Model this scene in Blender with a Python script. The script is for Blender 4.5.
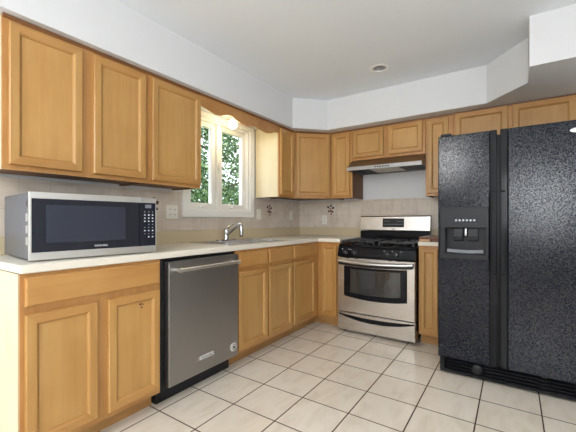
import bpy, bmesh, math, random
from mathutils import Vector, Matrix
random.seed(7)
for _o in list(bpy.data.objects): bpy.data.objects.remove(_o)
SC = bpy.context.scene
COL = SC.collection
R = math.radians

# ------------------------------------------------------------------ camera
cam = bpy.data.cameras.new('camera'); camo = bpy.data.objects.new('camera', cam); COL.objects.link(camo)
camo.location = (2.345, -3.750, 1.113); camo.rotation_euler = (R(90), 0, R(33.98))
cam.sensor_fit = 'HORIZONTAL'; cam.sensor_width = 36; cam.lens = 334.7 / 576 * 36
cam.shift_y = (220.2 - 216) / 576; cam.clip_start = .02
SC.camera = camo
# ------------------------------------------------------------------ world, lights, exposure
wd = bpy.data.worlds.new('sky'); SC.world = wd; wd.use_nodes = True
wd.node_tree.nodes['Background'].inputs[0].default_value = (.86, .94, 1.0, 1)
wd.node_tree.nodes['Background'].inputs[1].default_value = 2.6
def area(name, loc, rot, sx, sy, power, color=(1, 1, 1)):
    l = bpy.data.lights.new(name, 'AREA'); l.shape = 'RECTANGLE'; l.size = sx; l.size_y = sy; l.energy = power; l.color = color
    o = bpy.data.objects.new(name, l); COL.objects.link(o); o.location = loc; o.rotation_euler = rot
    return o
ROOM_X, ROOM_Y = 4.30, -6.60                       # inner faces of the right and the near wall
area('daylight_front', (2.80, ROOM_Y - .16, 1.50), (R(90), 0, 0), 1.3, 1.2, 52, (.94, .97, 1))
area('daylight_side', (ROOM_X + .16, -4.15, 1.5), (R(90), 0, R(90)), 1.5, 1.2, 22, (.93, .97, 1))
SC.view_settings.view_transform = 'Standard'; SC.view_settings.look = 'None'
SC.view_settings.gamma = 1; SC.view_settings.exposure = 0.23; SC.view_settings.use_curve_mapping = False

# ------------------------------------------------------------------ materials
def srgb(r, g, b):
    f = lambda c: (c / 255 / 12.92) if c <= 10 else ((c / 255 + .055) / 1.055) ** 2.4
    return (f(r), f(g), f(b), 1)
class NT:
    def __init__(s, name):
        s.m = bpy.data.materials.new(name); s.m.use_nodes = True; s.t = s.m.node_tree
        s.b = s.t.nodes['Principled BSDF']; s.out = s.t.nodes['Material Output']
    def n(s, typ, **k):
        q = s.t.nodes.new(typ)
        for a, v in k.items():
            if hasattr(q, a): setattr(q, a, v)
            else: q.inputs[a.replace('_', ' ')].default_value = v
        return q
    def l(s, a, b): s.t.links.new(a, b)
    def coords(s, scale=(1, 1, 1), loc=(0, 0, 0), rot=(0, 0, 0), random_shift=True):
        tc = s.n('ShaderNodeTexCoord'); mp = s.n('ShaderNodeMapping')
        mp.inputs['Scale'].default_value = scale; mp.inputs['Location'].default_value = loc; mp.inputs['Rotation'].default_value = rot
        src = tc.outputs['Object']
        if random_shift:
            oi = s.n('ShaderNodeObjectInfo'); ad = s.n('ShaderNodeVectorMath', operation='MULTIPLY_ADD')
            s.l(oi.outputs['Random'], ad.inputs[0]); ad.inputs[1].default_value = (7, 5, 9); s.l(src, ad.inputs[2]); src = ad.outputs[0]
        s.l(src, mp.inputs['Vector']); return mp.outputs[0]
    def ramp(s, fac, stops):
        r = s.n('ShaderNodeValToRGB'); e = r.color_ramp.elements
        while len(e) < len(stops): e.new(.5)
        for k, (p, c) in enumerate(stops): e[k].position = p; e[k].color = c
        s.l(fac, r.inputs['Fac']); return r.outputs['Color']
    def bump(s, h, strength=.2, dist=.002):
        b = s.n('ShaderNodeBump'); b.inputs['Strength'].default_value = strength; b.inputs['Distance'].default_value = dist
        s.l(h, b.inputs['Height']); s.l(b.outputs[0], s.b.inputs['Normal'])
def plain(name, col, rough=.5, metal=0, noise=.06, scale=30, spec=.5, bump=0, emit=None, es=0, coat=0):
    q = NT(name); v = q.coords((scale,) * 3); nz = q.n('ShaderNodeTexNoise'); nz.inputs['Detail'].default_value = 3
    q.l(v, nz.inputs['Vector'])
    a = tuple(max(0, c * (1 - noise)) for c in col[:3]) + (1,); b = tuple(min(1, c * (1 + noise)) for c in col[:3]) + (1,)
    q.l(q.ramp(nz.outputs['Fac'], [(.3, a), (.7, b)]), q.b.inputs['Base Color'])
    q.b.inputs['Roughness'].default_value = rough; q.b.inputs['Metallic'].default_value = metal
    q.b.inputs['Specular IOR Level'].default_value = spec; q.b.inputs['Coat Weight'].default_value = coat; q.b.inputs['Coat Roughness'].default_value = .05
    if bump: q.bump(nz.outputs['Fac'], bump)
    if emit: q.b.inputs['Emission Color'].default_value = emit; q.b.inputs['Emission Strength'].default_value = es
    return q.m
def wood(name, c0, c1, c2, horiz=False, rough=.36, coat=.15):
    q = NT(name); sc = (1.0, 14, 22) if horiz else (22, 14, 1.0)
    v = q.coords(sc); n1 = q.n('ShaderNodeTexNoise'); n1.inputs['Scale'].default_value = 1.6; n1.inputs['Detail'].default_value = 6; n1.inputs['Distortion'].default_value = .5
    q.l(v, n1.inputs['Vector'])
    v2 = q.coords((3.2, 3.2, 2.2) if not horiz else (2.2, 3.2, 3.2)); n2 = q.n('ShaderNodeTexNoise'); n2.inputs['Scale'].default_value = 1.5; n2.inputs['Detail'].default_value = 3
    q.l(v2, n2.inputs['Vector'])
    mx = q.n('ShaderNodeMath', operation='MULTIPLY_ADD'); q.l(n1.outputs['Fac'], mx.inputs[0]); mx.inputs[1].default_value = .42
    m2 = q.n('ShaderNodeMath', operation='MULTIPLY'); q.l(n2.outputs['Fac'], m2.inputs[0]); m2.inputs[1].default_value = .58; q.l(m2.outputs[0], mx.inputs[2])
    col = q.ramp(mx.outputs[0], [(.3, c0), (.5, c1), (.7, c2)])
    oi = q.n('ShaderNodeObjectInfo'); hs = q.n('ShaderNodeHueSaturation'); mr = q.n('ShaderNodeMapRange'); mr.inputs['To Min'].default_value = .93; mr.inputs['To Max'].default_value = 1.06
    q.l(oi.outputs['Random'], mr.inputs['Value']); q.l(mr.outputs[0], hs.inputs['Value']); q.l(col, hs.inputs['Color'])
    q.l(hs.outputs[0], q.b.inputs['Base Color']); q.b.inputs['Roughness'].default_value = rough; q.b.inputs['Coat Weight'].default_value = coat; q.b.inputs['Coat Roughness'].default_value = .22
    q.bump(n1.outputs['Fac'], .06, .001); return q.m
def steel(name, col, rough=.26, stretch=(1.5, 60, 220)):
    q = NT(name); v = q.coords(stretch); nz = q.n('ShaderNodeTexNoise'); nz.inputs['Scale'].default_value = 3; nz.inputs['Detail'].default_value = 4; q.l(v, nz.inputs['Vector'])
    d = tuple(c * .98 for c in col[:3]) + (1,)
    q.l(q.ramp(nz.outputs['Fac'], [(.3, d), (.7, col)]), q.b.inputs['Base Color'])
    mr = q.n('ShaderNodeMapRange'); mr.inputs['To Min'].default_value = rough * .97; mr.inputs['To Max'].default_value = rough * 1.04
    q.l(nz.outputs['Fac'], mr.inputs['Value']); q.l(mr.outputs[0], q.b.inputs['Roughness']); q.b.inputs['Metallic'].default_value = 1
    return q.m
def glass(name, tint=(1, 1, 1, 1), refl=.10):
    q = NT(name); q.t.nodes.remove(q.b); tr = q.n('ShaderNodeBsdfTransparent'); tr.inputs[0].default_value = tint
    gl = q.n('ShaderNodeBsdfGlossy'); gl.inputs['Roughness'].default_value = .02; fr = q.n('ShaderNodeLayerWeight'); fr.inputs['Blend'].default_value = refl
    mx = q.n('ShaderNodeMixShader'); q.l(fr.outputs['Fresnel'], mx.inputs[0]); q.l(tr.outputs[0], mx.inputs[1]); q.l(gl.outputs[0], mx.inputs[2]); q.l(mx.outputs[0], q.out.inputs[0])
    return q.m
def tiles(name, pitch, origin, axes, mortar, c1, c2, cm, rough, streak=.5, bump=.25):
    """square tiles laid in a plane; axes picks which object axes run along the two tile directions"""
    q = NT(name); tc = q.n('ShaderNodeTexCoord'); sp = q.n('ShaderNodeSeparateXYZ'); q.l(tc.outputs['Object'], sp.inputs[0])
    cb = q.n('ShaderNodeCombineXYZ')
    for k in (0, 1):
        m = q.n('ShaderNodeMath', operation='MULTIPLY_ADD'); q.l(sp.outputs[axes[k]], m.inputs[0]); m.inputs[1].default_value = 1 / pitch[k]; m.inputs[2].default_value = -origin[k] / pitch[k] + 50
        q.l(m.outputs[0], cb.inputs[k])
    br = q.n('ShaderNodeTexBrick'); br.offset = 0; br.squash = 1; br.inputs['Scale'].default_value = 1; br.inputs['Brick Width'].default_value = 1; br.inputs['Row Height'].default_value = 1
    br.inputs['Mortar Size'].default_value = mortar; br.inputs['Mortar Smooth'].default_value = .15; br.inputs['Bias'].default_value = 0
    br.inputs['Color1'].default_value = c1; br.inputs['Color2'].default_value = c2; br.inputs['Mortar'].default_value = cm
    q.l(cb.outputs[0], br.inputs['Vector'])
    v = q.coords((9, 3.2, 6), rot=(0, 0, .6), random_shift=False); nz = q.n('ShaderNodeTexNoise'); nz.inputs['Scale'].default_value = 1.4; nz.inputs['Detail'].default_value = 7; nz.inputs['Distortion'].default_value = 1.0; q.l(v, nz.inputs['Vector'])
    mx = q.n('ShaderNodeMix', data_type='RGBA', blend_type='MULTIPLY'); mx.inputs[0].default_value = streak
    q.l(br.outputs['Color'], mx.inputs[6]); q.l(q.ramp(nz.outputs['Fac'], [(.32, (.72, .66, .58, 1)), (.55, (1, 1, 1, 1))]), mx.inputs[7])
    q.l(mx.outputs[2], q.b.inputs['Base Color'])
    mr = q.n('ShaderNodeMapRange'); mr.inputs['To Min'].default_value = rough; mr.inputs['To Max'].default_value = .85; q.l(br.outputs['Fac'], mr.inputs['Value']); q.l(mr.outputs[0], q.b.inputs['Roughness'])
    iv = q.n('ShaderNodeMath', operation='SUBTRACT'); iv.inputs[0].default_value = 1; q.l(br.outputs['Fac'], iv.inputs[1]); q.bump(iv.outputs[0], bump, .002)
    return q.m
M = {}
M['wood'] = wood('honey_maple_upright_grain', srgb(178, 130, 70), srgb(190, 144, 82), srgb(199, 156, 95))
M['wood_h'] = wood('honey_maple_level_grain', srgb(175, 124, 66), srgb(187, 138, 78), srgb(196, 150, 90), True)
M['frame'] = wood('honey_maple_face_frame', srgb(172, 118, 62), srgb(188, 136, 76), srgb(200, 150, 90))
M['frame_h'] = wood('honey_maple_rail', srgb(166, 112, 58), srgb(182, 128, 70), srgb(194, 142, 82), True)
M['trim'] = wood('dark_stained_trim', srgb(112, 70, 36), srgb(130, 84, 44), srgb(146, 98, 54), True)
M['pale'] = wood('pale_maple_laminate', srgb(224, 208, 170), srgb(231, 217, 182), srgb(237, 225, 193), rough=.3)
M['kick'] = wood('toe_kick_wood', srgb(160, 116, 64), srgb(176, 130, 76), srgb(188, 144, 88), True, rough=.5)
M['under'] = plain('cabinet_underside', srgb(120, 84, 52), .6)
M['wall'] = plain('white_wall_paint', srgb(226, 227, 229), .6, noise=.01, scale=60)
M['ceil'] = plain('ceiling_paint', srgb(242, 247, 253), .8, noise=.01, scale=60)
M['white'] = plain('white_gloss_paint', srgb(245, 244, 240), .3, noise=.01)
M['plate'] = plain('ivory_plastic', srgb(238, 234, 222), .35, noise=.01)
M['counter'] = plain('cream_speckled_laminate', srgb(238, 231, 216), .28, noise=.05, scale=260)
M['upstand'] = plain('tan_laminate_upstand', srgb(206, 190, 158), .35, noise=.05, scale=120)
M['black'] = plain('black_enamel', (.008, .0085, .011, 1), .10, noise=.05, spec=.22)
M['black_matte'] = plain('black_plastic', (.010, .011, .014, 1), .40, noise=.05, spec=.35)
M['iron'] = plain('cast_iron', (.035, .036, .040, 1), .34, noise=.2, bump=.1)
M['knob'] = plain('knob_black', (.02, .02, .023, 1), .22, noise=.02)
M['glassblack'] = plain('black_glass', (.004, .006, .016, 1), .05, noise=.02, coat=.3)
M['mwwindow'] = plain('microwave_window_mesh', (.018, .024, .044, 1), .07, noise=.15, scale=900, coat=.5)
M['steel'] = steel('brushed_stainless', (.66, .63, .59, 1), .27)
M['steel_bright'] = steel('bright_stainless', (.80, .79, .76, 1), .30)  # paler, slightly rougher stainless for handles and microwave trim
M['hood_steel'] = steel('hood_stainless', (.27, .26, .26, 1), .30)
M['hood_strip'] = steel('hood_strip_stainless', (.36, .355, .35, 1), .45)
M['dw_steel'] = steel('dark_stainless', (.37, .36, .35, 1), .42, (60, 60, 1.5))
M['chrome'] = plain('chrome', (.62, .62, .62, 1), .12, 1, noise=.01)
M['sink'] = steel('sink_steel', (.62, .62, .62, 1), .22)
M['mw_side'] = plain('grey_painted_metal', srgb(112, 118, 130), .32, .75, noise=.05)
M['oven_glass'] = plain('oven_door_glass', (.030, .032, .032, 1), .04, noise=.05, coat=.8)
M['dark_board'] = wood('reddish_brown_board', srgb(92, 52, 34), srgb(116, 68, 46), srgb(136, 84, 60), True)
M['tan_board'] = wood('tan_board', srgb(196, 148, 100), srgb(210, 164, 116), srgb(222, 180, 134), True)
M['grey_ink'] = plain('pale_printing', srgb(205, 208, 212), .5, noise=.01)
M['silver'] = plain('silver_badge', (.82, .82, .82, 1), .25, .3, noise=.01)
M['lcd'] = plain('grey_display', srgb(120, 124, 130), .25, noise=.03)
M['can'] = plain('lamp_can_grey', srgb(190, 190, 190), .5, noise=.02)
M['leafdark'] = plain('dark_brown_glaze', srgb(74, 44, 34), .3, noise=.2, scale=90)
M['leafred'] = plain('rust_glaze', srgb(132, 78, 58), .3, noise=.2, scale=90)
M['bark'] = plain('bark', srgb(90, 72, 56), .9, noise=.3, bump=.4)
M['lawn'] = plain('lawn', srgb(96, 128, 58), .9, noise=.35, scale=8)
M['glow'] = plain('glowing_globe', srgb(255, 240, 205), .4, emit=(1, .84, .58, 1), es=5)
M['dome'] = plain('glowing_dome', srgb(255, 244, 222), .4, emit=(1, .90, .74, 1), es=12)
M['lens'] = plain('hood_lamp_lens', srgb(205, 196, 176), .3, noise=.06, scale=300)
M['pane'] = glass('window_glass')
M['floor'] = tiles('floor_tile', (.308, .2965), (.939, -.7705), ('X', 'Y'), .0135, srgb(243, 231, 213), srgb(247, 237, 221), srgb(82, 58, 40), .20, .30)
M['bs_left'] = tiles('wall_tile_window_side', (.156, .156), (-.061, 1.0215), ('Y', 'Z'), .010, srgb(214, 202, 188), srgb(222, 211, 197), srgb(196, 184, 168), .33, .42, .2)
M['bs_back'] = tiles('wall_tile_range_side', (.156, .156), (.077, 1.0215), ('X', 'Z'), .010, srgb(214, 202, 188), srgb(222, 211, 197), srgb(196, 184, 168), .33, .42, .2)
def leaf_mat():
    q = NT('leaves'); g = q.n('ShaderNodeNewGeometry')
    q.l(q.ramp(g.outputs['Random Per Island'], [(0, srgb(40, 72, 48)), (.4, srgb(86, 118, 70)), (.8, srgb(128, 156, 104)), (1, srgb(196, 210, 172))]), q.b.inputs['Base Color'])
    q.b.inputs['Roughness'].default_value = .5; return q.m
M['leaf'] = leaf_mat()
def fridge_mat():
    q = NT('black_pebbled_door'); v = q.coords((1, 1, 1), random_shift=False)
    vo = q.n('ShaderNodeTexNoise'); vo.inputs['Scale'].default_value = 170; vo.inputs['Detail'].default_value = 2; q.l(v, vo.inputs['Vector'])
    fl = q.n('ShaderNodeTexNoise'); fl.inputs['Scale'].default_value = 200; fl.inputs['Detail'].default_value = 1; q.l(v, fl.inputs['Vector'])
    q.b.inputs['Base Color'].default_value = (.005, .007, .014, 1); q.b.inputs['Roughness'].default_value = .15
    mr = q.n('ShaderNodeMapRange'); mr.inputs['From Min'].default_value = .36; mr.inputs['From Max'].default_value = .64; mr.inputs['To Min'].default_value = .12; mr.inputs['To Max'].default_value = .54
    q.l(fl.outputs['Fac'], mr.inputs['Value']); q.l(mr.outputs[0], q.b.inputs['Specular IOR Level'])
    q.bump(vo.outputs['Fac'], .30, .0016); return q.m
M['fridge'] = fridge_mat()

# ------------------------------------------------------------------ mesh builder
class MB:
    def __init__(s): s.bm = bmesh.new(); s.X = Matrix.Identity(4)
    def v(s, p): return s.bm.verts.new(s.X @ Vector(p))
    def f(s, vs, mi=0):
        try: q = s.bm.faces.new(vs)
        except ValueError: return None
        q.material_index = mi; return q
    def box(s, x0, x1, y0, y1, z0, z1, mi=0):
        a = [s.v((x, y, z)) for z in (z0, z1) for y in (y0, y1) for x in (x0, x1)]
        for q in ((0, 2, 3, 1), (4, 5, 7, 6), (0, 1, 5, 4), (2, 6, 7, 3), (0, 4, 6, 2), (1, 3, 7, 5)): s.f([a[k] for k in q], mi)
        return s
    @staticmethod
    def P(axis, u, w, d): return {'z': (u, w, d), 'x': (d, u, w), 'y': (u, d, w)}[axis]
    def prism(s, poly, axis, a, b, mi=0):
        A = [s.v(s.P(axis, u, w, a)) for u, w in poly]; B = [s.v(s.P(axis, u, w, b)) for u, w in poly]
        s.f(A, mi); s.f(B[::-1], mi); n = len(poly)
        for k in range(n): s.f([A[k], A[(k + 1) % n], B[(k + 1) % n], B[k]], mi)
        return s
    def cells(s, us, vs, solid, axis, a, b, mi=0):
        """a slab cut into cells; solid(i, j) False leaves a hole through it"""
        cache = {}
        def V(i, j, k):
            if (i, j, k) not in cache: cache[i, j, k] = s.v(s.P(axis, us[i], vs[j], (a, b)[k]))
            return cache[i, j, k]
        ok = lambda i, j: 0 <= i < len(us) - 1 and 0 <= j < len(vs) - 1 and solid(i, j)
        for i in range(len(us) - 1):
            for j in range(len(vs) - 1):
                if not ok(i, j): continue
                for k in (0, 1): s.f([V(i, j, k), V(i + 1, j, k), V(i + 1, j + 1, k), V(i, j + 1, k)], mi)
                for (di, dj, p, q) in ((-1, 0, (i, j), (i, j + 1)), (1, 0, (i + 1, j), (i + 1, j + 1)), (0, -1, (i, j), (i + 1, j)), (0, 1, (i, j + 1), (i + 1, j + 1))):
                    if not ok(i + di, j + dj): s.f([V(*p, 0), V(*q, 0), V(*q, 1), V(*p, 1)], mi)
        return s
    def rings(s, loops, cap0=True, cap1=True, mi=0):
        L = [[s.v(p) for p in lp] for lp in loops]; n = len(L[0])
        for a, b in zip(L, L[1:]):
            for k in range(n): s.f([a[k], a[(k + 1) % n], b[(k + 1) % n], b[k]], mi)
        if cap0: s.f(L[0][::-1], mi)
        if cap1: s.f(L[-1], mi)
        return s
    def lathe(s, prof, c, axis='z', n=24, mi=0, cap0=True, cap1=True, sx=1, sy=1):
        lo = []
        for r, d in prof:
            lp = []
            for k in range(n):
                t = 2 * math.pi * k / n; u, w = r * math.cos(t) * sx, r * math.sin(t) * sy
                p = {'z': (u, w, d), 'x': (d, u, w), 'y': (u, d, w)}[axis]; lp.append((c[0] + p[0], c[1] + p[1], c[2] + p[2]))
            lo.append(lp)
        return s.rings(lo, cap0, cap1, mi)
    def tube(s, path, r, n=12, mi=0, flat=1.0):
        path = [Vector(p) for p in path]; lo = []; up = Vector((0, 0, 1))
        for k, p in enumerate(path):
            t = (path[min(k + 1, len(path) - 1)] - path[max(k - 1, 0)]).normalized()
            ref = up if abs(t.z) < .9 else Vector((1, 0, 0))
            a = t.cross(ref).normalized(); b = a.cross(t).normalized(); rr = r[k] if isinstance(r, (list, tuple)) else r
            lo.append([p + a * rr * flat * math.cos(2 * math.pi * q / n) + b * rr * math.sin(2 * math.pi * q / n) for q in range(n)])
        return s.rings(lo, mi=mi)
    def build(s, name, mats, parent=None, bevel=0, smooth=None, label=None, loc=None):
        bmesh.ops.recalc_face_normals(s.bm, faces=s.bm.faces); me = bpy.data.meshes.new(name); s.bm.to_mesh(me); s.bm.free()
        for m in (mats if isinstance(mats, (list, tuple)) else [mats]): me.materials.append(M[m])
        o = bpy.data.objects.new(name, me); COL.objects.link(o)
        if parent: o.parent = parent
        if loc: o.location = loc
        if bevel:
            b = o.modifiers.new('edge', 'BEVEL'); b.width = bevel; b.segments = 2; b.limit_method = 'ANGLE'; b.angle_limit = R(40)
        if smooth is not None:
            me.polygons.foreach_set('use_smooth', [True] * len(me.polygons))
            if smooth > 0: me.set_sharp_from_angle(angle=R(smooth))
        if label: o['label'] = label
        return o
def thing(name, label, cat, loc=(0, 0, 0), rotz=0, group=None):
    o = bpy.data.objects.new(name, None); COL.objects.link(o); o.location = loc; o.rotation_euler = (0, 0, rotz); o.empty_display_size = .1
    return tag(o, label, cat, group)
def tag(o, label, cat, group=None):
    o['label'] = label; o['category'] = cat
    if group: o['group'] = group
    return o
def struct(o, label=None, cat=None):
    o['kind'] = 'structure'
    if label: o['label'] = label
    if cat: o['category'] = cat
    return o
def dup(root, loc, rotz=None, label=None):
    r = root.copy(); COL.objects.link(r); r.location = loc
    if rotz is not None: r.rotation_euler = (0, 0, rotz)
    if label: r['label'] = label
    for ch in list(root.children):
        c = ch.copy(); COL.objects.link(c); c.parent = r
        for g in list(ch.children):
            d = g.copy(); COL.objects.link(d); d.parent = c
    return r
def text(body, size, mat, parent, loc, rot, name='lettering', stretch=1.0):
    cu = bpy.data.curves.new(name, 'FONT'); cu.body = body; cu.size = size; cu.extrude = .0006; cu.align_x = 'CENTER'; cu.align_y = 'CENTER'
    cu.materials.append(M[mat]); o = bpy.data.objects.new(name, cu); COL.objects.link(o); o.parent = parent; o.location = loc; o.rotation_euler = rot; o.scale = (stretch, 1, 1)
    return o

def mtext(*a, **k):
    o = text(*a, **k); me = bpy.data.meshes.new_from_object(o.evaluated_get(bpy.context.evaluated_depsgraph_get()))
    q = bpy.data.objects.new(o.name, me); COL.objects.link(q); q.parent = o.parent; q.location = o.location; q.rotation_euler = o.rotation_euler; q.scale = o.scale
    cu = o.data; nm = o.name; bpy.data.objects.remove(o); bpy.data.curves.remove(cu); q.name = nm; return q

# ================================================================== THE ROOM
CZ, SZ = 2.428, 2.103
struct(MB().box(-.12, ROOM_X + .12, ROOM_Y - .12, .12, -.12, 0).build('floor', 'floor'), 'cream square ceramic floor tiles with thin brown grout', 'floor')
# ceiling, cut open where the recessed lights sit
LAMPS = [(1.382, -.906)]
h = .054
cxs = sorted([-.12, ROOM_X + .12] + [v for x, y in LAMPS for v in (x - h, x + h)]); cys = sorted([ROOM_Y - .12, .12] + [v for x, y in LAMPS for v in (y - h, y + h)])
def lamp_hole(i, j):
    x, y = (cxs[i] + cxs[i + 1]) / 2, (cys[j] + cys[j + 1]) / 2
    return not any(abs(x - a) < h and abs(y - b) < h for a, b in LAMPS)
struct(MB().cells(cxs, cys, lamp_hole, 'z', CZ, CZ + .14).build('ceiling', 'ceil'), 'flat white ceiling', 'ceiling')
# walls
WY0, WY1, WZ0, WZ1 = -1.832, -1.016, 1.205, 2.055          # clear opening of the window over the sink
struct(MB().cells([ROOM_Y - .12, WY0, WY1, .12], [0, WZ0, WZ1, CZ], lambda i, j: (i, j) != (1, 1), 'x', -.12, 0).build('wall_left', 'wall'), 'white wall with the window over the sink', 'wall')
struct(MB().box(.0005, ROOM_X, 0, .12, 0, CZ).build('wall_back', 'wall'), 'white wall behind the range and refrigerator', 'wall')
PX0, PX1, PZ0, PZ1 = 2.18, 3.42, .92, 2.10
struct(MB().cells([.0005, PX0, PX1, ROOM_X], [0, PZ0, PZ1, CZ], lambda i, j: (i, j) != (1, 1), 'y', ROOM_Y - .12, ROOM_Y).build('wall_front', 'wall'), 'white wall behind the viewer with the wide window', 'wall')
SY0, SY1, SZ0, SZ1 = -4.90, -3.40, .90, 2.08
struct(MB().cells([ROOM_Y - .12, SY0, SY1, .12], [0, SZ0, SZ1, CZ], lambda i, j: (i, j) != (1, 1), 'x', ROOM_X + .0005, ROOM_X + .12).build('wall_right', 'wall'), 'white wall opposite the sink', 'wall')
# soffit boxed in over the cabinets, angled at the corner and stepping out over the refrigerator
SOF = [(.0015, -4.3), (.378, -4.3), (.378, -.745), (.650, -.462), (2.156, -.462), (2.430, -.785), (2.430, -1.092), (ROOM_X - .002, -1.092), (ROOM_X - .002, -.0015), (.0015, -.0015)]
struct(MB().prism(SOF, 'z', SZ, CZ - .0005).build('soffit', 'wall'), 'white boxed soffit above the cabinets with an angled corner', 'soffit')

def framed_opening(name, label, axis, u0, u1, w0, w1, d0, d1, mull):
    """fixed window off the picture: frame, mullions, panes"""
    r = bpy.data.objects.new(name, None); COL.objects.link(r); struct(r, label, 'window'); m = .05
    us = [u0 + .002, u0 + m]; 
    for c in mull: us += [c - m / 2, c + m / 2]
    us += [u1 - m, u1 - .002]; vs = [w0 + .002, w0 + m, w1 - m, w1 - .002]
    MB().cells(us, vs, lambda i, j: not (j == 1 and i % 2 == 1), axis, d0, d1).build('window_frame', 'white', r, .004)
    dm = (d0 + d1) / 2
    for k in range(1, len(us) - 1, 2):
        if k + 1 < len(us): MB().cells([us[k] + .001, us[k + 1] - .001], [vs[1] + .001, vs[2] - .001], lambda i, j: True, axis, dm - .003, dm + .003).build('pane', 'pane', r)
    return r
framed_opening('window_2', 'wide white window behind the viewer', 'y', PX0, PX1, PZ0, PZ1, ROOM_Y - .09, ROOM_Y - .03, [2.80])
framed_opening('window_3', 'white side window opposite the sink', 'x', SY0, SY1, SZ0, SZ1, ROOM_X + .03, ROOM_X + .09, [-4.15])
# white panelled door in the right wall (mirrored in the microwave glass)
d1 = bpy.data.objects.new('door_1', None); COL.objects.link(d1); struct(d1, 'white panelled door opposite the sink', 'door')
MB().cells([-2.06, -1.98, -1.16, -1.08], [0, 2.05, 2.13], lambda i, j: not (i == 1 and j == 0), 'x', ROOM_X - .022, ROOM_X - .001).build('door_frame', 'white', d1, .004)
us = [-1.975, -1.86, -1.61, -1.53, -1.28, -1.165]; vs = [.01, .22, .78, .93, 1.55, 1.67, 1.92, 2.045]
MB().cells(us, vs, lambda i, j: not (i in (1, 3) and j in (1, 3, 5)), 'x', ROOM_X - .018, ROOM_X - .006).build('door_leaf', 'white', d1, .003)
MB().box(ROOM_X - .0055, ROOM_X - .001, -1.975, -1.165, .01, 2.045).build('door_panel', 'white', d1)
MB().lathe([(.012, 0), (.012, -.03), (.028, -.035), (.028, -.055), (.015, -.065)], (ROOM_X - .018, -1.915, .95), 'x', 16).build('door_handle', 'chrome', d1, smooth=40)

# ------------------------------------------------------------------ window over the sink
w1 = bpy.data.objects.new('window_1', None); COL.objects.link(w1); struct(w1, 'white double casement window over the sink', 'window')
co, ZB, ZT = .0645, 1.1405, SZ - .003
MB().cells([WY0 - co, WY0 + .003, WY1 - .003, WY1 + co], [ZB, WZ0 + .003, WZ1 - .003, ZT], lambda i, j: (i, j) != (1, 1), 'x', .001, .022).build('window_casing', 'white', w1, .005)
jt = .022
MB().cells([WY0 + .001, WY0 + jt, WY1 - jt, WY1 - .001], [WZ0 + .001, WZ0 + jt, WZ1 - jt, WZ1 - .001], lambda i, j: (i, j) != (1, 1), 'x', -.115, .0005).build('window_jamb', 'white', w1, .002)
YM = (WY0 + WY1) / 2 - .022
MB().box(-.10, -.012, YM - .022, YM + .022, WZ0 + jt + .001, WZ1 - jt - .001).build('mullion', 'white', w1, .003)
for a, b in ((WY0 + jt + .002, YM - .024), (YM + .024, WY1 - jt - .002)):
    z0, z1 = WZ0 + jt + .002, WZ1 - jt - .002; t = .044
    sa = MB().cells([a, a + t, b - t, b], [z0, z0 + t, z1 - t, z1], lambda i, j: (i, j) != (1, 1), 'x', -.085, -.035).build('sash', 'white', w1, .004)
    MB().box(-.064, -.058, a + t + .0005, b - t - .0005, z0 + t + .0005, z1 - t - .0005).build('pane', 'pane', sa)
for y, mt in ((-1.64, 'white'), (-1.24, 'white')):
    c = MB().box(-.030, -.004, y - .045, y + .045, WZ0 + jt + .001, WZ0 + jt + .020).build('crank_base', mt, w1, .004)
    MB().tube([(-.006, y + .01, WZ0 + jt + .022), (.006, y + .012, WZ0 + jt + .030), (.012, y - .03, WZ0 + jt + .018), (.014, y - .06, WZ0 + jt + .004)], [.006, .006, .005, .007], 8).build('crank_handle', mt, c, smooth=50)
MB().box(-.032, -.022, YM + .004, YM + .020, 1.56, 1.66).build('sash_lock', 'white', w1, .003)
MB().tube([(-.010, YM - .006, 1.58), (.004, YM - .006, 1.60), (.006, YM - .006, 1.67)], .006, 8).build('lock_lever', 'white', w1, smooth=50)

# ------------------------------------------------------------------ tile backsplashes
BZ0, BZ1 = 1.0255, 1.352
def glaze_motif(parent, org, ax):
    """three brown glazed leaves and their berries, raised on one tile"""
    mb = MB()
    for (u, w, ru, rw, ang, mi) in ((-.034, .030, .014, .017, .5, 0), (.004, .046, .012, .018, -.2, 0), (.032, .020, .015, .018, -.9, 0), (-.006, .008, .012, .013, .2, 1), (.008, -.022, .019, .017, -.1, 1), (-.026, -.020, .013, .015, 1.0, 0), (.030, -.030, .010, .012, .4, 0), (.006, -.058, .012, .012, 0, 1)):
        lo = []
        for s_, d in ((1, .0005), (.85, .0022), (.4, .0032)):
            lp = []
            for k in range(10):
                t = 2 * math.pi * k / 10; a, b = ru * s_ * math.cos(t), rw * s_ * math.sin(t)
                uu, ww = u + a * math.cos(ang) - b * math.sin(ang), w + a * math.sin(ang) + b * math.cos(ang)
                lp.append((org[0] + d, org[1] + uu, org[2] + ww) if ax == 'x' else (org[0] + uu, org[1] - d, org[2] + ww))
            lo.append(lp)
        mb.rings(lo, mi=mi)
    mb.build('leaf_motif', ['leafdark', 'leafred'], parent, smooth=60)
tb = MB().cells([-3.215, WY0 - co - .001, WY1 + co + .001, -.0075], [BZ0, ZB - .001, BZ1], lambda i, j: (i, j) != (1, 1), 'x', .0008, .007).build('tile_backsplash', 'bs_left')
tag(tb, 'beige square tile backsplash under the window and along the sink wall', 'backsplash')
glaze_motif(tb, (.007, -.666, 1.232), 'x'); glaze_motif(tb, (.007, -2.166, 1.232), 'x')
tb2 = MB().cells([.0012, .885, 1.637, 1.885], [.926, BZ0, BZ1], lambda i, j: j == 1 or i == 1, 'y', -.007, -.0008).build('tile_backsplash', 'bs_back')
tag(tb2, 'beige square tile backsplash behind the range', 'backsplash')
glaze_motif(tb2, (.461, -.007, 1.245), 'y')

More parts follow.
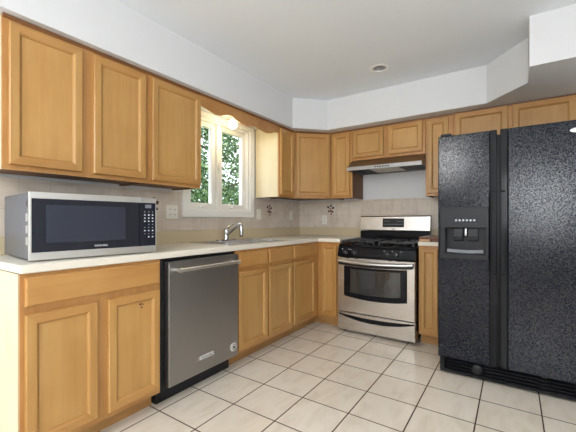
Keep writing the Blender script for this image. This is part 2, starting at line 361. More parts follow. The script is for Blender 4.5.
# ================================================================== CABINETS (local: x along the front, front faces -y, z up)
def panel_door(parent, x0, x1, z0, z1, yf, stile=.046, th=.020, X=None, name='door', gr=True):
    """five-piece door: mitred frame with a moulded inner edge round a recessed flat panel"""
    mb = MB();
    if X is not None: mb.X = X
    def lp(i, d): return [(x0 + i, yf - d, z0 + i), (x1 - i, yf - d, z0 + i), (x1 - i, yf - d, z1 - i), (x0 + i, yf - d, z1 - i)]
    L = [[mb.v(p) for p in lp(*q)] for q in ((0, 0), (0, th - .004), (.004, th), (stile - .008, th), (stile - .004, th - .003), (stile, th - .006), (stile + .004, th - .013), (stile + .004, 0))]
    L.append(L[0])
    for a, b in zip(L, L[1:]):
        for k in range(4): mb.f([a[k], a[(k + 1) % 4], b[(k + 1) % 4], b[k]], 1 if k in (0, 2) else 0)
    d = mb.build(name, ['wood', 'wood_h'], parent)
    mb = MB()
    if X is not None: mb.X = X
    s = stile + .0045; i = .0
    mb.box(x0 + s, x1 - s, yf - th + .012, yf - .001, z0 + s, z1 - s).build('door_panel', 'wood', d)
    return d
def slab_front(parent, x0, x1, z0, z1, yf, th=.020):
    def lp(i, d): return [(x0 + i, yf - d, z0 + i), (x1 - i, yf - d, z0 + i), (x1 - i, yf - d, z1 - i), (x0 + i, yf - d, z1 - i)]
    return MB().rings([lp(0, 0), lp(0, th - .006), lp(.003, th - .002), lp(.007, th)]).build('drawer_front', 'wood_h', parent)
def face_frame(parent, x0, x1, z0, z1, yf, openings, X=None):
    """stiles and rails: a board pierced behind every door and drawer"""
    us = sorted(set([x0, x1] + [v for o in openings for v in (o[0] + .014, o[1] - .014)])); vs = sorted(set([z0, z1] + [v for o in openings for v in (o[2] + .014, o[3] - .014)]))
    def solid(i, j):
        u, w = (us[i] + us[i + 1]) / 2, (vs[j] + vs[j + 1]) / 2
        return not any(o[0] + .014 < u < o[1] - .014 and o[2] + .014 < w < o[3] - .014 for o in openings)
    mb = MB()
    if X is not None: mb.X = X
    return mb.cells(us, vs, solid, 'y', yf, yf + .019).build('face_frame', 'frame', parent)
def upper(label, loc, rotz, W, H, doors, D=.3265, ends='', group='maple wall cabinets'):
    r = thing('wall_cabinet', label, 'cabinet', loc, rotz, group)
    e0, e1 = (.005 if 'L' in ends else .0), (.005 if 'R' in ends else .0)
    t = .016; mb = MB(); a, b = e0 + .001, W - e1 - .001; yb, yf = -.002, -D + .0195
    mb.box(a, a + t, yf, yb, 0, H); mb.box(b - t, b, yf, yb, 0, H); mb.box(a + t, b - t, yf, yb, .012, .012 + t); mb.box(a + t, b - t, yf, yb, H - t, H); mb.box(a + t, b - t, yb - .006, yb, .012 + t, H - t); mb.box(a + t, b - t, yf, yb, H * .5, H * .5 + t)
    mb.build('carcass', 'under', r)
    face_frame(r, .0005, W - .0005, 0, H, -D, doors)
    for d in doors: panel_door(r, *d, -D - .0005)
    MB().prism([(-D - .0005, H - .017), (-D - .004, H - .016), (-D - .008, H - .004), (-D - .008, H), (-D - .0005, H)], 'x', .0005, W - .0005).build('top_trim', 'trim', r)
    for s, x in (('L', 0), ('R', W - .0045)):
        if s in ends: MB().box(x, x + .0045, -D + .020, -.002, 0, H - .001).build('end_panel', 'pale', r, label='pale cream end panel')
    return r
ZU = 1.3584; HU = SZ - ZU - .002; ROT = R(90)
upper('two-door maple wall cabinet hung above the microwave', (.0075, -3.190, ZU), ROT, .766, HU, [(.023, .352, .024, .711), (.414, .741, .024, .711)], D=.319, ends='L')
upper('one-door maple wall cabinet left of the window, beside the wavy valance', (.0075, -2.423, ZU), ROT, .4465, HU, [(.024, .441, .022, .711)], D=.319, ends='R')
upper('narrow maple wall cabinet with a pale side panel, right of the window', (.0075, -.919, ZU), ROT, .289, HU, [(.012, .262, .022, .711)], D=.319, ends='L')
upper('narrow maple wall cabinet between the corner cabinet and the range hood', (.6245, -.0075, ZU), 0, .260, HU, [(.026, .234, .022, .711)], D=.319)
upper('short two-door maple cabinet directly over the range hood', (.8865, -.0015, 1.757), 0, .752, SZ - 1.757 - .002, [(.012, .346, .030, .322), (.394, .726, .030, .322)])
upper('narrow maple wall cabinet between the range hood and the refrigerator', (1.6405, -.0075, ZU - .012), 0, .240, HU + .012, [(.018, .202, .022, .723)], D=.319)
upper('wide two-door maple cabinet above the black refrigerator', (1.8825, -.0015, 1.775), 0, .920, SZ - 1.775 - .002, [(.017, .420, .026, .312), (.455, .866, .026, .312)], ends='R')
# diagonal corner unit
dc = thing('corner_wall_cabinet', 'maple wall cabinet set diagonally across the room corner', 'cabinet', (0, 0, ZU), 0, 'maple wall cabinets')
def offs(d): return d * math.sin(R(45.7)), -d * math.cos(R(45.7))
px, py = -.020 * math.sin(R(45.7)), .020 * math.cos(R(45.7))
poly = [(.0082, -.0082), (.0082, -.6285), (.3265 + px, -.6285), (.3265 + px + .001, -.6275), (.6228 - .001, -.331 + py + .001), (.6228, -.331 + py), (.6228, -.0082)]
MB().prism(poly, 'z', .012, HU).build('carcass', 'under', dc)
XD = Matrix.Translation((.3265, -.6285, 0)) @ Matrix.Rotation(math.atan2(.2975, .2963), 4, 'Z')
Ld = math.hypot(.2975, .2963)
dd = [(.016, Ld - .020, .022, .722)]
face_frame(dc, .0, Ld, 0, HU, 0, dd, XD); panel_door(dc, *dd[0], -.0005, X=XD)
mb = MB(); mb.X = XD; mb.prism([(-.0005, HU - .016), (-.008, HU - .004), (-.008, HU), (-.0005, HU)], 'x', .012, Ld - .012).build('top_trim', 'trim', dc)

# scalloped valance over the window
vp = [(-1.961, 2.011), (-1.905, 2.000), (-1.846, 1.987), (-1.80, 1.979), (-1.749, 1.983), (-1.71, 1.997), (-1.668, 2.010), (-1.63, 2.013), (-1.595, 2.008), (-1.56, 1.995), (-1.528, 1.984), (-1.47, 1.974), (-1.397, 1.977), (-1.34, 1.988), (-1.287, 1.995), (-1.235, 1.990), (-1.18, 1.979), (-1.12, 1.975), (-1.067, 1.984), (-1.01, 2.006), (-.95, 2.020)]
va = MB().prism([(-1.9745, 2.012)] + vp + [(-.9205, 2.022), (-.9205, SZ - .002), (-1.9745, SZ - .002)], 'x', .3105, .3265).build('valance', 'frame_h', None, .002)
tag(va, 'scalloped maple valance board spanning the top of the window', 'valance')
MB().box(.327, .334, -1.974, -.921, SZ - .016, SZ - .002).build('top_trim', 'trim', va)

# ------------------------------------------------------------------ base cabinets
HB, DB = .8825, .6198
def base(label, loc, rotz, W, doors, drawers, ff=None, kick=None, ends='', group='maple base cabinets', kz=.10):
    r = thing('base_cabinet', label, 'cabinet', loc, rotz, group)
    a, b = (.006 if 'L' in ends else .001), W - .001; t = .016; yb, yf = -.004, -DB + .0195; mb = MB()
    mb.box(a, a + t, yf, yb, kz, HB); mb.box(b - t, b, yf, yb, kz, HB); mb.box(a + t, b - t, yf, yb, kz, kz + t); mb.box(a + t, b - t, yb - .006, yb, kz + t, HB)
    mb.build('carcass', 'under', r)
    f0, f1 = ff or (.0005, W - .0005); face_frame(r, f0, f1, kz, HB, -DB, doors + drawers)
    for d in doors: panel_door(r, *d, -DB - .0005, stile=.046 if d[1] - d[0] > .19 else .040)
    for d in drawers: slab_front(r, *d, -DB - .0005)
    k0, k1 = kick or (.0005, W - .0005)
    MB().box(k0, k1, -.5346, -.520, .001, kz - .001).build('toe_kick', 'kick', r)
    if 'L' in ends: MB().prism([(-.004, .001), (-.5346, .001), (-.5346, kz), (-DB + .020, kz), (-DB + .020, HB), (-.004, HB)], 'x', 0, .0055).build('end_panel', 'pale', r, label='pale cream end panel')
    return r
base('maple base cabinet under the microwave: one wide drawer over two doors', (0, -3.213, 0), ROT, .675, [(.016, .312, .130, .709), (.366, .662, .130, .709)], [(.016, .662, .745, .868)], ends='L')
_d = [c for c in COL.objects if c.name.startswith('door') and c.parent and c.parent.name.startswith('base_cabinet')][-1]
MB().prism([(.536, .649), (.546, .652), (.554, .650), (.551, .643), (.541, .642)], 'y', -.6290, -.6282).prism([(.556, .646), (.562, .649), (.564, .641), (.557, .640)], 'y', -.6290, -.6282).prism([(.546, .630), (.556, .632), (.558, .625), (.548, .624)], 'y', -.6290, -.6282).build('chip_mark', 'leafdark', _d, label='small dark chips in the finish')
base('maple sink base with two false drawer fronts and two doors', (0, -1.886, 0), ROT, .754, [(.016, .365, .130, .722), (.393, .746, .130, .722)], [(.016, .365, .752, .866), (.393, .746, .752, .866)])
base('maple base cabinet in the corner with one small drawer over a door', (0, -1.130, 0), ROT, 1.122, [(.020, .425, .130, .722)], [(.020, .425, .752, .866)], ff=(.0005, .5095), kick=(.0005, .5948))
base('narrow full-height-door maple base cabinet left of the range', (.6206, -.001, 0), 0, .2575, [(.052, .224, .130, .862)], [], kick=(-.085, .257))
base('narrow full-height-door maple base cabinet between range and refrigerator', (1.6435, -.001, 0), 0, .240, [(.014, .160, .125, .866)], [])

# ------------------------------------------------------------------ worktops
KZ0, KZ = .8845, .9229
ct = MB().cells([.0025, .095, .552, .6317, .8785], [-3.215, -1.862, -1.135, -.6317, -.0025], lambda i, j: (i < 3 or j == 3) and (i, j) != (1, 1), 'z', KZ0, KZ).build('countertop', 'counter', None, .007)
tag(ct, 'long L-shaped cream laminate countertop from the microwave round to the range', 'countertop')
us = MB().prism([(.0026, -3.214), (.020, -3.214), (.020, -.020), (.8783, -.020), (.8783, -.0026), (.0026, -.0026)], 'z', KZ + .0005, 1.0245).build('upstand', 'upstand', ct, .003, label='tan laminate splash strip')
c2 = MB().box(1.6365, 1.8845, -.6317, -.0085, KZ0, KZ).build('countertop', 'counter', None, .007)
tag(c2, 'short cream countertop between range and refrigerator', 'countertop')
MB().box(1.641, 1.8845, -.020, -.0086, KZ + .0005, 1.0245).build('upstand', 'upstand', c2, .003, label='tan laminate splash strip')

# sink and faucet
sk = thing('sink', 'stainless double-bowl sink set into the counter below the window', 'sink', (.32, -1.4985, KZ))
MB().cells([-.240, -.155, .215, .245], [-.378, -.345, -.012, .012, .345, .378], lambda i, j: not (i == 1 and j in (1, 3)), 'z', .0008, .0050).build('rim', 'sink', sk, .002)
for y0, y1 in ((-.344, -.013), (.013, .344)):
    mb = MB(); lo = []
    for i, z in ((0, .0005), (0, -.004), (.006, -.02), (.012, -.13), (.035, -.155)):
        lo.append([(-.154 + i, y0 + i, z), (.214 - i, y0 + i, z), (.214 - i, y1 - i, z), (-.154 + i, y1 - i, z)])
    b = mb.rings(lo, cap0=False).build('bowl', 'sink', sk)
    MB().lathe([(.04, .001), (.04, .004), (.02, .003)], (.03, (y0 + y1) / 2, -.155), 'z', 16).build('drain', 'chrome', b, smooth=40)
fz = KZ + .0052
fa = thing('faucet', 'chrome single-lever kitchen faucet standing behind the sink bowls', 'faucet', (.125, -1.485, fz))
def stadium(hw, r, n=8):
    return [(r * math.cos(a), hw + r * math.sin(a)) for a in [math.pi * k / n for k in range(n + 1)]] + [(r * math.cos(a), -hw + r * math.sin(a)) for a in [math.pi + math.pi * k / n for k in range(n + 1)]]
MB().prism(stadium(.095, .027), 'z', 0, .009).build('base_plate', 'chrome', fa, .003, smooth=40)
MB().lathe([(.030, .009), (.028, .02), (.026, .05), (.027, .075), (.028, .092), (.020, .106)], (0, 0, 0), 'z', 20).build('body', 'chrome', fa, smooth=50)
MB().tube([(.006, -.002, .040), (.050, -.010, .072), (.120, -.024, .110), (.180, -.034, .140), (.208, -.038, .146), (.220, -.040, .138), (.222, -.040, .115), (.222, -.040, .060), (.222, -.040, .040)], [.015, .015, .015, .016, .017, .018, .018, .020, .017], 14).build('spout', 'chrome', fa, smooth=50)
MB().tube([(.0, .0, .100), (.004, .014, .116), (.010, .044, .135), (.014, .076, .150)], [.017, .014, .010, .009], 12).build('lever', 'chrome', fa, smooth=50)

# globe lamp over the sink, hidden half behind the valance
gl = thing('globe_light', 'glowing globe lamp under the soffit behind the valance', 'light', (.175, -1.452, SZ - .0008))
MB().lathe([(.060, 0), (.060, -.012), (.035, -.024), (.022, -.055)], (0, 0, 0), 'z', 24).build('base', 'white', gl, smooth=40)
MB().lathe([(.020, -.056), (.034, -.068), (.042, -.096), (.039, -.118), (.024, -.134), (.005, -.139)], (0, 0, 0), 'z', 24).build('globe', 'glow', gl, smooth=60)
pl = bpy.data.lights.new('globe_glow', 'POINT'); pl.energy = 2.2; pl.color = (1, .80, .45); pl.shadow_soft_size = .05
plo = bpy.data.objects.new('globe_glow', pl); COL.objects.link(plo); plo.location = (.175, -1.452, SZ - .20)

# ceiling lights
rl = thing('recessed_light', 'unlit round recessed light in the ceiling in front of the range', 'light', (*LAMPS[0], CZ))
MB().lathe([(.0535, .001), (.0535, -.001), (.060, -.006), (.082, -.004), (.086, -.0006)], (0, 0, 0), 'z', 36, cap0=False, cap1=False).build('trim_ring', 'white', rl, smooth=40)
MB().lathe([(.0530, .000), (.050, .07), (.046, .11)], (0, 0, 0), 'z', 36, cap0=False).build('can', 'can', rl, smooth=40)
MB().lathe([(.010, .108), (.036, .105), (.040, .085), (.030, .070), (.008, .064)], (0, 0, 0), 'z', 24).build('bulb', 'can', rl, smooth=60)
# dome added for ambient fill, set where the refrigerator's warm spot mirrors a lamp
dl = thing('ceiling_fill_dome', 'lit round dome added for fill on the ceiling behind the viewer', 'light', (1.33, -5.25, CZ))
MB().lathe([(.17, -.0008), (.175, -.02), (.165, -.028)], (0, 0, 0), 'z', 36).build('rim', 'white', dl, smooth=40)
MB().lathe([(.160, -.0285), (.150, -.06), (.115, -.09), (.06, -.108), (.01, -.112)], (0, 0, 0), 'z', 36).build('dome', 'dome', dl, smooth=60)
l = bpy.data.lights.new('dome_fill', 'POINT'); l.energy = 55; l.color = (.98, .99, 1); l.shadow_soft_size = .15  # point light carrying the added ambient fill
o = bpy.data.objects.new('dome_fill', l); COL.objects.link(o); o.location = (1.33, -5.25, CZ - .28)

# outlets and switches
def outlet(label, loc, rotz, gangs, kind):
    r = thing('wall_outlet' if kind != 'switch' else 'light_switch', label, 'outlet' if kind != 'switch' else 'switch', loc, rotz, 'ivory wall plates')
    w = .036 if gangs == 1 else .058
    MB().box(-w, w, -.0055, -.0005, -.058, .058).build('cover_plate', 'plate', r, .002)
    for g in range(gangs):
        x = 0 if gangs == 1 else (-.023, .023)[g]
        if kind == 'switch': MB().prism([(-.0058, -.033), (-.0085, -.033), (-.0062, .033), (-.0058, .033)], 'x', x - .016, x + .016).build('rocker', 'plate', r)
        else:
            for z in (-.021, .021):
                s = MB().prism([(x + .014 * math.cos(a) , z + .0145 * math.sin(a)) for a in [2 * math.pi * k / 14 for k in range(14)]], 'y', -.0075, -.0058).build('socket', 'plate', r)
                MB().box(x - .007, x - .004, -.0079, -.0076, z - .004, z + .006).box(x + .004, x + .007, -.0079, -.0076, z - .004, z + .006).build('slot', 'black_matte', s)
outlet('double-gang outlet plate between the microwave and the window', (.0072, -1.995, 1.180), ROT, 2, 'outlet')
outlet('single light switch plate just right of the window', (.0072, -.862, 1.178), ROT, 1, 'switch')
outlet('single outlet plate on the sink wall near the room corner', (.0072, -.217, 1.175), ROT, 1, 'outlet')
outlet('single outlet plate below the brown leaf tile beside the range', (.377, -.0072, 1.118), 0, 1, 'outlet')

# ================================================================== MICROWAVE
mw = thing('microwave', 'stainless countertop microwave with black glass door on the left counter', 'microwave', (.366, -3.137, KZ), R(90 - 5.2))
W, F, B, H0, H1 = .610, -.154, .308, .006, .320
MB().box(.004, W - .004, F + .001, B, H0 + .002, H1 - .002).build('body', 'mw_side', mw, .004, label='grey painted metal case')
for x in (.05, W - .05):
    for y in (F + .04, B - .04): MB().lathe([(.012, .0005), (.014, .006), (.012, H0 + .002)], (x, y, 0), 'z', 12).build('foot', 'black_matte', mw, smooth=40)
DS = .511                                                # seam between door and keypad
dr = MB().cells([0, .010, DS - .001], [H0, H0 + .036, H1 - .030, H1], lambda i, j: not (i == 1 and j == 1), 'y', F - .018, F).build('door', 'steel_bright', mw, .0015)
MB().box(.0105, DS - .0015, F - .0175, F - .001, H0 + .0365, H1 - .0305).build('door_glass', 'glassblack', dr)
MB().box(.064, .432, F - .0182, F - .0176, H0 + .078, H1 - .058).build('door_window', 'mwwindow', dr, label='greyer mesh window')
mtext('SAMSUNG', .0150, 'grey_ink', dr, (.306, F - .0180, H0 + .053), (R(90), 0, 0), 'logo_lettering', .95)
cp = MB().cells([DS + .0005, DS + .0025, W - .002, W], [H0, H0 + .036, H1 - .030, H1], lambda i, j: i == 2 or j != 1, 'y', F - .018, F).build('control_panel', 'steel_bright', mw, .0015)
MB().box(DS + .0008, W - .0025, F - .0176, F - .001, H0 + .0365, H1 - .0305).build('panel_glass', 'glassblack', cp)
MB().box(DS + .032, W - .030, F - .0182, F - .0176, H1 - .060, H1 - .040).build('display', 'lcd', cp)
mb = MB()
for r_ in range(9):
    for c_ in range(3):
        if (r_, c_) in ((4, 0), (8, 0)): continue
        x, z = DS + .030 + c_ * .0235, H1 - .082 - r_ * .0180; sx_, sz_ = (.0042, .0036) if r_ in (1, 2, 3, 6, 8) else (.0026, .0016)
        mb.box(x - sx_, x + sx_, F - .0182, F - .0176, z - sz_, z + sz_)
mb.build('keypad', 'grey_ink', cp)
mb = MB()
for k in range(3): mb.box(.0022, .0036, F + .018, F + .048, .075 + k * .055, .075 + k * .055 + .036)
mb.build('side_vent', 'steel_bright', mw)
mb = MB().prism([(F + .002, H1 - .075), (F + .030, H1 - .062), (F + .030, H1 - .045), (F + .002, H1 - .030)], 'x', .0005, .0034); mb.build('side_latch', 'black_matte', mw)

# ================================================================== DISHWASHER (local: front -y, turned to face +x)
dw = thing('dishwasher', 'dark stainless dishwasher with bar handle between base cabinets', 'dishwasher', (0, -2.5280, 0), ROT)
MB().box(.004, .638, -.600, -.03, .105, .872).build('tub', 'black_matte', dw, .002, label='black tub surround')
dp = MB().box(.033, .637, -.6448, -.602, .112, .861).build('door', 'dw_steel', dw, .004)
MB().tube([(.072, -.695, .812), (.598, -.695, .812)], .0115, 16).build('handle', 'steel_bright', dp, smooth=40)
for x in (.080, .590):
    MB().tube([(x, -.6452, .812), (x, -.690, .812)], .0105, 12).build('handle_post', 'steel_bright', dp, smooth=40)
    MB().tube([(x - .009, -.695, .812), (x + .009, -.695, .812)], .0140, 16).build('handle_collar', 'steel_bright', dp, smooth=40)
MB().box(.02, .625, -.560, -.545, .003, .100).box(.004, .030, -.560, -.50, .003, .100).build('toe_kick', 'black_matte', dw)
bp = MB().box(.268, .388, -.6474, -.6450, .196, .222).build('badge_plate', 'silver', dp, .001)
mtext('KitchenAid', .021, 'black_matte', bp, (.328, -.6476, .2085), (R(90), 0, 0), 'logo_lettering', 1.0)
md = MB().lathe([(.030, -.6450), (.030, -.6468), (.028, -.6474)], (.586, 0, .186), 'y', 28).build('round_sticker', 'silver', dp, smooth=40)
mb = MB().lathe([(.021, -.6475), (.021, -.6480)], (.586, 0, .186), 'y', 24, cap0=True); mb.build('sticker_ring', 'black_matte', md)
mb = MB().lathe([(.0175, -.6481), (.0175, -.6484)], (.586, 0, .186), 'y', 24); mb.build('sticker_centre', 'silver', md)
mb = MB().lathe([(.0095, -.6485), (.0095, -.6488)], (.588, 0, .185), 'y', 18); mb.build('sticker_mark', 'black_matte', md)

# ================================================================== RANGE
rg = thing('range', 'freestanding stainless gas range with black cooktop', 'range', (.8815, 0, 0)); RW = .752
MB().box(.002, RW - .002, -.655, -.012, .035, .852).build('body', 'black', rg, .003, label='black enamel body')
for x in (.05, RW - .05):
    for y in (-.60, -.08): MB().lathe([(.018, .001), (.018, .010), (.010, .012), (.010, .034)], (x, y, 0), 'z', 12).build('foot', 'black_matte', rg, smooth=40)
ck = MB().prism([(-.100, .8525), (-.664, .8525), (-.664, .862), (-.650, .873), (-.635, .867), (-.115, .867), (-.100, .873)], 'x', .0, RW).build('cooktop', 'black', rg, .002)
for bx in (.19, .56):
    for by in (-.24, -.50):
        b = MB().lathe([(.050, .8675), (.048, .873), (.034, .878), (.034, .886), (.028, .892)], (bx, by, 0), 'z', 20).build('burner', 'black_matte', ck, smooth=40)
for gx in (.19, .56):
    mb = MB(); z0, z1 = .8980, .9110; hw = .160
    for y in (-.625, -.375, -.125): mb.box(gx - hw, gx + hw, y - .006, y + .006, z0, z1)
    for x in (gx - hw, gx + hw): mb.box(x - .006, x + .006, -.631, -.119, z0, z1)
    for by in (-.25, -.50):
        mb.box(gx - hw, gx - .045, by - .005, by + .005, z0, z1 + .003).box(gx + .045, gx + hw, by - .005, by + .005, z0, z1 + .003)
        mb.box(gx - .005, gx + .005, by + .045, by + .120, z0, z1 + .003).box(gx - .005, gx + .005, by - .120, by - .045, z0, z1 + .003)
    for x in (gx - hw, gx + hw):
        for y in (-.622, -.375, -.128): mb.box(x - .007, x + .007, y - .007, y + .007, .8676, z0)
    mb.build('grate', 'iron', ck)
# control panel with four knobs
cpn = MB().prism([(-.656, .752), (-.690, .752), (-.694, .763), (-.676, .838), (-.667, .850), (-.656, .850)], 'x', .001, RW - .001).build('control_panel', 'black', rg, .003, label='black sloping knob panel')
tilt = Matrix.Rotation(R(-12), 4, 'X')
for x in (.086, .176, .508, .588):
    mb = MB(); mb.X = Matrix.Translation((x, -.6872, .800)) @ tilt
    mb.lathe([(.027, 0), (.027, -.007), (.022, -.010), (.020, -.032), (.016, -.034)], (0, 0, 0), 'y', 20); mb.box(-.005, .005, -.042, -.033, -.019, .019)
    mb.build('knob', 'knob', cpn, smooth=35)
mb = MB(); mb.X = Matrix.Translation((0, -.6868, .800)) @ tilt
for x in (.050, .118, .140, .470, .545, .625): mb.box(x - .006, x + .006, -.0012, .001, .026, .030)
mb.build('knob_marking', 'grey_ink', cpn)
# oven door: curved lower window edge
od = MB()
def arch(u0, u1, w0, w1, sag, n=12):
    bot = [(u0 + (u1 - u0) * k / n, w0 - sag * (1 - (2 * k / n - 1) ** 2)) for k in range(n + 1)]
    top = [(u1 + (u0 - u1) * k / n, w1 - .4 * sag * (1 - (2 * k / n - 1) ** 2)) for k in range(n + 1)]
    return bot + top
fr = []
for (u0, u1, w0, w1, sag, y) in ((.003, RW - .003, .214, .744, 0, -.657), (.003, RW - .003, .214, .744, 0, -.690), (.009, RW - .009, .220, .738, 0, -.6955), (.072, RW - .072, .372, .668, .026, -.6955), (.076, RW - .076, .376, .664, .026, -.688), (.076, RW - .076, .376, .664, .026, -.657)):
    fr.append([(u, y, w) for u, w in arch(u0, u1, w0, w1, sag)])
odr = od.rings(fr + [fr[0]], cap0=False, cap1=False).build('oven_door', 'steel', rg)
fr = []
for (u0, u1, w0, w1, sag, y) in ((.077, RW - .077, .377, .663, .026, -.660), (.077, RW - .077, .377, .663, .026, -.694), (.132, RW - .132, .408, .640, .014, -.694), (.134, RW - .134, .410, .638, .014, -.690), (.134, RW - .134, .410, .638, .014, -.660)):
    fr.append([(u, y, w) for u, w in arch(u0, u1, w0, w1, sag)])
MB().rings(fr + [fr[0]], cap0=False, cap1=False).build('window_surround', 'black', odr)
MB().prism(arch(.135, RW - .135, .411, .637, .014), 'y', -.687, -.664).build('oven_window', 'oven_glass', odr)
n = 18; hp = []
for k in range(n + 1):
    s = 2 * k / n - 1; hp.append((.022 + (RW - .044) * k / n, -.716 - .034 * (1 - s * s), .714 - .012 * (1 - s * s)))
hd = MB().tube(hp, .0120, 12, flat=.8).build('handle', 'steel_bright', odr, smooth=40)
MB().tube([(p[0], p[1] + .006, p[2] - .0235) for p in hp], .0110, 10).build('handle_shade_bar', 'black_matte', hd, smooth=40, label='black grip under the steel bar')  # black tube standing in for the shade below the handle
for x in (.026, RW - .026): MB().box(x - .012, x + .012, -.716, -.6958, .700, .724).build('handle_end', 'black_matte', odr, .003)
# warming drawer
fr = []
for (u0, u1, w0, w1, sg, y) in ((.003, RW - .003, .032, .204, 0, -.657), (.003, RW - .003, .032, .204, 0, -.686), (.008, RW - .008, .037, .199, 0, -.6915), (.012, RW - .012, .182, .195, .052, -.6915), (.012, RW - .012, .182, .195, .052, -.672), (.012, RW - .012, .182, .195, .052, -.657)):
    fr.append([(u, y, w) for u, w in arch(u0, u1, w0, w1, sg)])
dwr = MB().rings(fr + [fr[0]], cap0=False, cap1=False).build('drawer', 'steel', rg)
MB().prism(arch(.0125, RW - .0125, .1825, .1945, .052), 'y', -.674, -.660).build('drawer_pull', 'black', dwr)
# backguard
MB().prism([(-.014, .8535), (-.094, .8535), (-.094, .985), (-.088, .992), (-.014, .992)], 'x', .004, RW - .004).build('riser', 'black', rg, .002, label='black riser behind the burners')
bg = MB().prism([(-.014, .993), (-.092, .993), (-.098, 1.005), (-.082, 1.150), (-.070, 1.163), (-.014, 1.163)], 'x', .0, RW + .006).build('backguard', 'steel', rg, .004)
mb = MB(); mb.X = Matrix.Translation((0, -.0905, 1.082)) @ Matrix.Rotation(R(-6.3), 4, 'X')
dsp = mb.box(.262, .492, -.0022, .002, -.045, .050).build('display', 'black_matte', bg)
mb = MB(); mb.X = Matrix.Translation((0, -.0905, 1.082)) @ Matrix.Rotation(R(-6.3), 4, 'X')
for r_ in range(2):
    for c_ in range(9):
        if r_ == 0 and c_ in (3, 4, 5): continue
        x, z = .284 + c_ * .0232, .020 - r_ * .034; mb.box(x - .0045, x + .0045, -.0030, -.0024, z - .0022, z + .0022)
mb.build('display_key', 'grey_ink', dsp)
mb = MB(); mb.X = Matrix.Translation((0, -.0905, 1.082)) @ Matrix.Rotation(R(-6.3), 4, 'X')
mb.box(.362, .400, -.0025, .001, -.070, -.064).build('name_badge', 'black_matte', bg)

# ================================================================== RANGE HOOD
hd = thing('range_hood', 'stainless under-cabinet range hood above the gas range', 'range hood', (.8865, 0, 0)); HW = .752
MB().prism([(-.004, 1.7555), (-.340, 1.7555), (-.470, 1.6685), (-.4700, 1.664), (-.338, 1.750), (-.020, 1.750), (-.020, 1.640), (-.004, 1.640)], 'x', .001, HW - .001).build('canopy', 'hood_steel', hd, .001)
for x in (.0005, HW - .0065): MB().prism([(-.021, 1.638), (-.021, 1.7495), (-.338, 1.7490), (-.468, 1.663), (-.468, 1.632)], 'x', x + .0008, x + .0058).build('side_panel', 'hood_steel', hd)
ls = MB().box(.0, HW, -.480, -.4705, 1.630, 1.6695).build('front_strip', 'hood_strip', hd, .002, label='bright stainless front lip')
mb = MB()
for k in range(6): mb.box(.300 + k * .026, .316 + k * .026, -.4815, -.4802, 1.644, 1.655)
mb.build('button', 'black_matte', ls)
MB().cells([.008, .195, .52, HW - .008], [-.466, -.40, -.06, -.022], lambda i, j: True, 'z', 1.652, 1.657).build('underside', 'black_matte', hd)
MB().box(.205, .505, -.455, -.075, 1.643, 1.6515).build('lamp_lens', 'lens', hd, .003)
for x0 in (.03, .56):
    mb = MB()
    for k in range(14): mb.box(x0 + k * .011, x0 + .004 + k * .011, -.39, -.07, 1.6475, 1.6500)
    mb.box(x0 - .006, x0 + .153, -.40, -.06, 1.6500, 1.6516).build('grease_filter', 'iron', hd)

# ================================================================== REFRIGERATOR
fg = thing('refrigerator', 'black pebbled side-by-side refrigerator with ice dispenser', 'refrigerator', (1.8890, 0, 0)); FW = .906; FY = -1.118
MB().box(.002, FW - .002, -1.028, -.045, .030, 1.704).build('cabinet', 'black_matte', fg, .004)
for x in (.06, FW - .06):
    for y in (-.98, -.10): MB().lathe([(.022, .001), (.022, .020), (.012, .029)], (x, y, 0), 'z', 12).build('foot', 'black_matte', fg, smooth=40)
Z0, Z1 = .128, 1.7185
# left (freezer) door pierced for the dispenser
ld = MB().cells([.0, .044, .302, .322], [Z0, .872, 1.064, Z1], lambda i, j: (i, j) != (1, 1), 'y', FY, -1.034).build('door', 'fridge', fg, .006, label='freezer door with dispenser')
rd = MB().box(.424, FW, FY, -1.034, Z0, Z1).build('door', 'fridge', fg, .006, label='wide plain door')
def grip(parent, x0, x1, gx0, gx1):
    MB().box(x0, x1, FY - .003, -1.034, Z0, Z1).build('door_edge', 'black', parent, .004, label='smooth black edge strip')
    pr = [(FY - .0035, .745), (FY - .018, .749), (FY - .023, .76), (FY - .023, 1.298), (FY - .018, 1.309), (FY - .0035, 1.313)]
    MB().prism(pr, 'x', gx0, gx1).build('handle', 'black', parent, .003)
grip(ld, .3225, .364, .334, .363); grip(rd, .382, .4235, .383, .412)
# dispenser
dsn = MB().cells([.016, .046, .300, .316], [.842, .876, 1.060, 1.204], lambda i, j: (i, j) != (1, 1), 'y', FY - .014, FY - .0005).build('dispenser', 'black_matte', ld, .003, label='satin black dispenser surround')
MB().cells([.0455, .050, .296, .3005], [.8735, .880, 1.058, 1.0625], lambda i, j: (i, j) != (1, 1), 'y', FY + .0002, -1.046).box(.0455, .3005, -1.0455, -1.040, .8735, 1.0625).build('dispenser_cavity', 'black_matte', ld)
mb = MB()
for x in (.128, .222): mb.prism([(FY + .020, 1.056), (FY + .060, 1.056), (FY + .055, .985), (FY + .040, .965), (FY + .022, .970), (FY + .016, 1.0)], 'x', x - .030, x + .030)
mb.build('dispenser_paddle', 'black_matte', ld, .003)
MB().lathe([(.012, 0), (.012, -.05)], (.175, FY + .035, 1.055), 'z', 12).build('ice_chute', 'chrome', ld, smooth=40)
mb = MB().prism([(.060 + .226 * k / 10, .912 - .006 * math.sin(math.pi * k / 10)) for k in range(11)] + [(.286 - .226 * k / 10, .888 - .006 * math.sin(math.pi * k / 10)) for k in range(11)], 'y', FY - .010, FY + .004)
mb.build('drip_tray', 'lcd', ld, .002, label='grey drip tray lip')
MB().box(.100, .252, FY - .0150, FY - .0142, 1.092, 1.130).build('button_strip', 'glassblack', ld)
mb = MB()
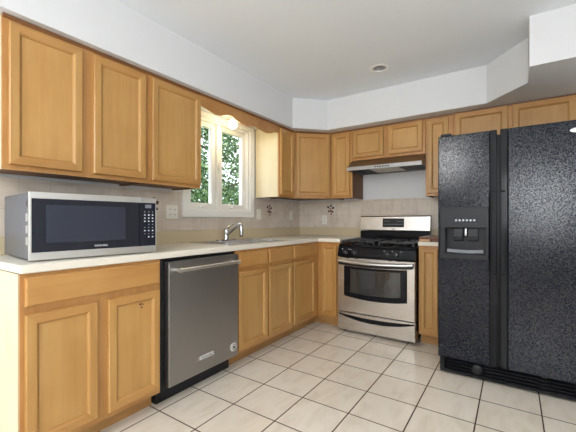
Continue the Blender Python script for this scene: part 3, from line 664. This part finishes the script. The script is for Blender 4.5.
for k in range(6): mb.lathe([(.0070, FY - .0152), (.0070, FY - .0172), (.005, FY - .018)], (.120 + k * .0225, 0, 1.112), 'y', 12)
mb.build('button', 'grey_ink', ld)
# kick grille and hinge caps
mb = MB().box(.006, FW - .006, -1.075, -1.034, .008, .034)
for k in range(4): mb.prism([(-1.075, .036 + k * .022), (-1.098, .032 + k * .022), (-1.100, .040 + k * .022), (-1.075, .052 + k * .022)], 'x', .050, FW - .006)
for x in (.008, .30, .60, .86): mb.box(x, x + .030, -1.090, -1.034, .034, .124)
kg = mb.build('kick_grille', 'black', fg)
MB().lathe([(.030, -1.090), (.032, -1.110), (.026, -1.114)], (.246, 0, .080), 'y', 24).build('filter_knob', 'black_matte', kg, smooth=40)
for x in (.014, FW - .084): MB().box(x, x + .070, -1.105, -.99, 1.7195, 1.737).box(x + .005, x + .065, -1.02, -.98, 1.7045, 1.7195).build('hinge_cap', 'black_matte', fg, .004)
mb = MB(); lo = [[(.790 + .052 * s * math.cos(2 * math.pi * k / 28), FY - d, 1.655 + .0165 * s * math.sin(2 * math.pi * k / 28)) for k in range(28)] for s, d in ((1, .0005), (1, .003), (.85, .005))]
mb.rings(lo).build('badge', 'silver', rd, smooth=30, label='silver oval badge')

# ------------------------------------------------------------------ wooden board on the short counter
bd = thing('cutting_board', 'reddish-brown wooden board lying on the short counter beside the range', 'cutting board', (1.738, -.40, KZ))
MB().box(-.098, .128, -.205, .215, .022, .040).build('board', 'dark_board', bd, .004)
MB().box(-.094, -.005, -.200, .200, .001, .0215).build('cleat', 'tan_board', bd, .002, label='paler tan cleat')
MB().box(.005, .120, -.198, .200, .001, .0215).build('cleat', 'dark_board', bd, .002)

# ================================================================== GARDEN OUTSIDE THE WINDOW
struct(MB().box(-16, -.14, -12, 12, -.45, -.40).build('ground', 'lawn'), 'green lawn outside the window', 'ground')
def tree(label, x, y, h0, rad, hz, nl, seed, ls):
    rnd = random.Random(seed); r = thing('tree', label, 'tree', (x, y, -.399), 0, 'trees outside the window')
    mb = MB().tube([(0, 0, 0), (.03, .02, h0 * .5), (.0, .05, h0), (.05, .0, h0 + hz * .8)], [.09, .07, .055, .02], 10)
    for k in range(9):
        a = k * 2.4; z = h0 + hz * (.05 + .09 * k); mb.tube([(0, 0, z), (rad * .4 * math.cos(a), rad * .4 * math.sin(a), z + .2), (rad * .8 * math.cos(a), rad * .8 * math.sin(a), z + .32)], [.03, .018, .006], 6)
    mb.build('trunk', 'bark', r, smooth=50)
    me_v, me_f = [], []; cl = []
    for k in range(70):
        th, ph, rr = rnd.uniform(0, 2 * math.pi), math.acos(rnd.uniform(-1, 1)), rnd.uniform(.35, 1) ** .5
        cl.append((rad * rr * math.sin(ph) * math.cos(th), rad * rr * math.sin(ph) * math.sin(th), h0 + hz * .5 + hz * .5 * rr * math.cos(ph)))
    for k in range(nl):
        c = Vector(rnd.choice(cl)) + Vector((rnd.gauss(0, .13), rnd.gauss(0, .13), rnd.gauss(0, .12)))
        d = Vector((rnd.uniform(-1, 1), rnd.uniform(-1, 1), rnd.uniform(-1, .5))).normalized(); s = d.cross(Vector((rnd.uniform(-1, 1), rnd.uniform(-1, 1), rnd.uniform(-1, 1)))).normalized(); L = ls * rnd.uniform(.7, 1.3); nrm = d.cross(s) * L * .12
        b = len(me_v); me_v += [c, c + d * L * .5 + s * L * .27 + nrm, c + d * L, c + d * L * .5 - s * L * .27 + nrm]; me_f.append((b, b + 1, b + 2, b + 3))
    me = bpy.data.meshes.new('foliage'); me.from_pydata(me_v, [], me_f); me.materials.append(M['leaf']); o = bpy.data.objects.new('foliage', me); COL.objects.link(o); o.parent = r
tree('leafy green tree close outside the right casement', -2.9, 1.15, 1.25, 1.05, 2.5, 9000, 3, .088)
tree('leafy green tree seen through the left casement', -3.7, -1.25, 1.0, 1.05, 2.7, 9000, 5, .09)
tree('taller green tree standing behind the two near the window', -6.6, 2.9, 1.2, 1.6, 3.4, 6500, 9, .12)
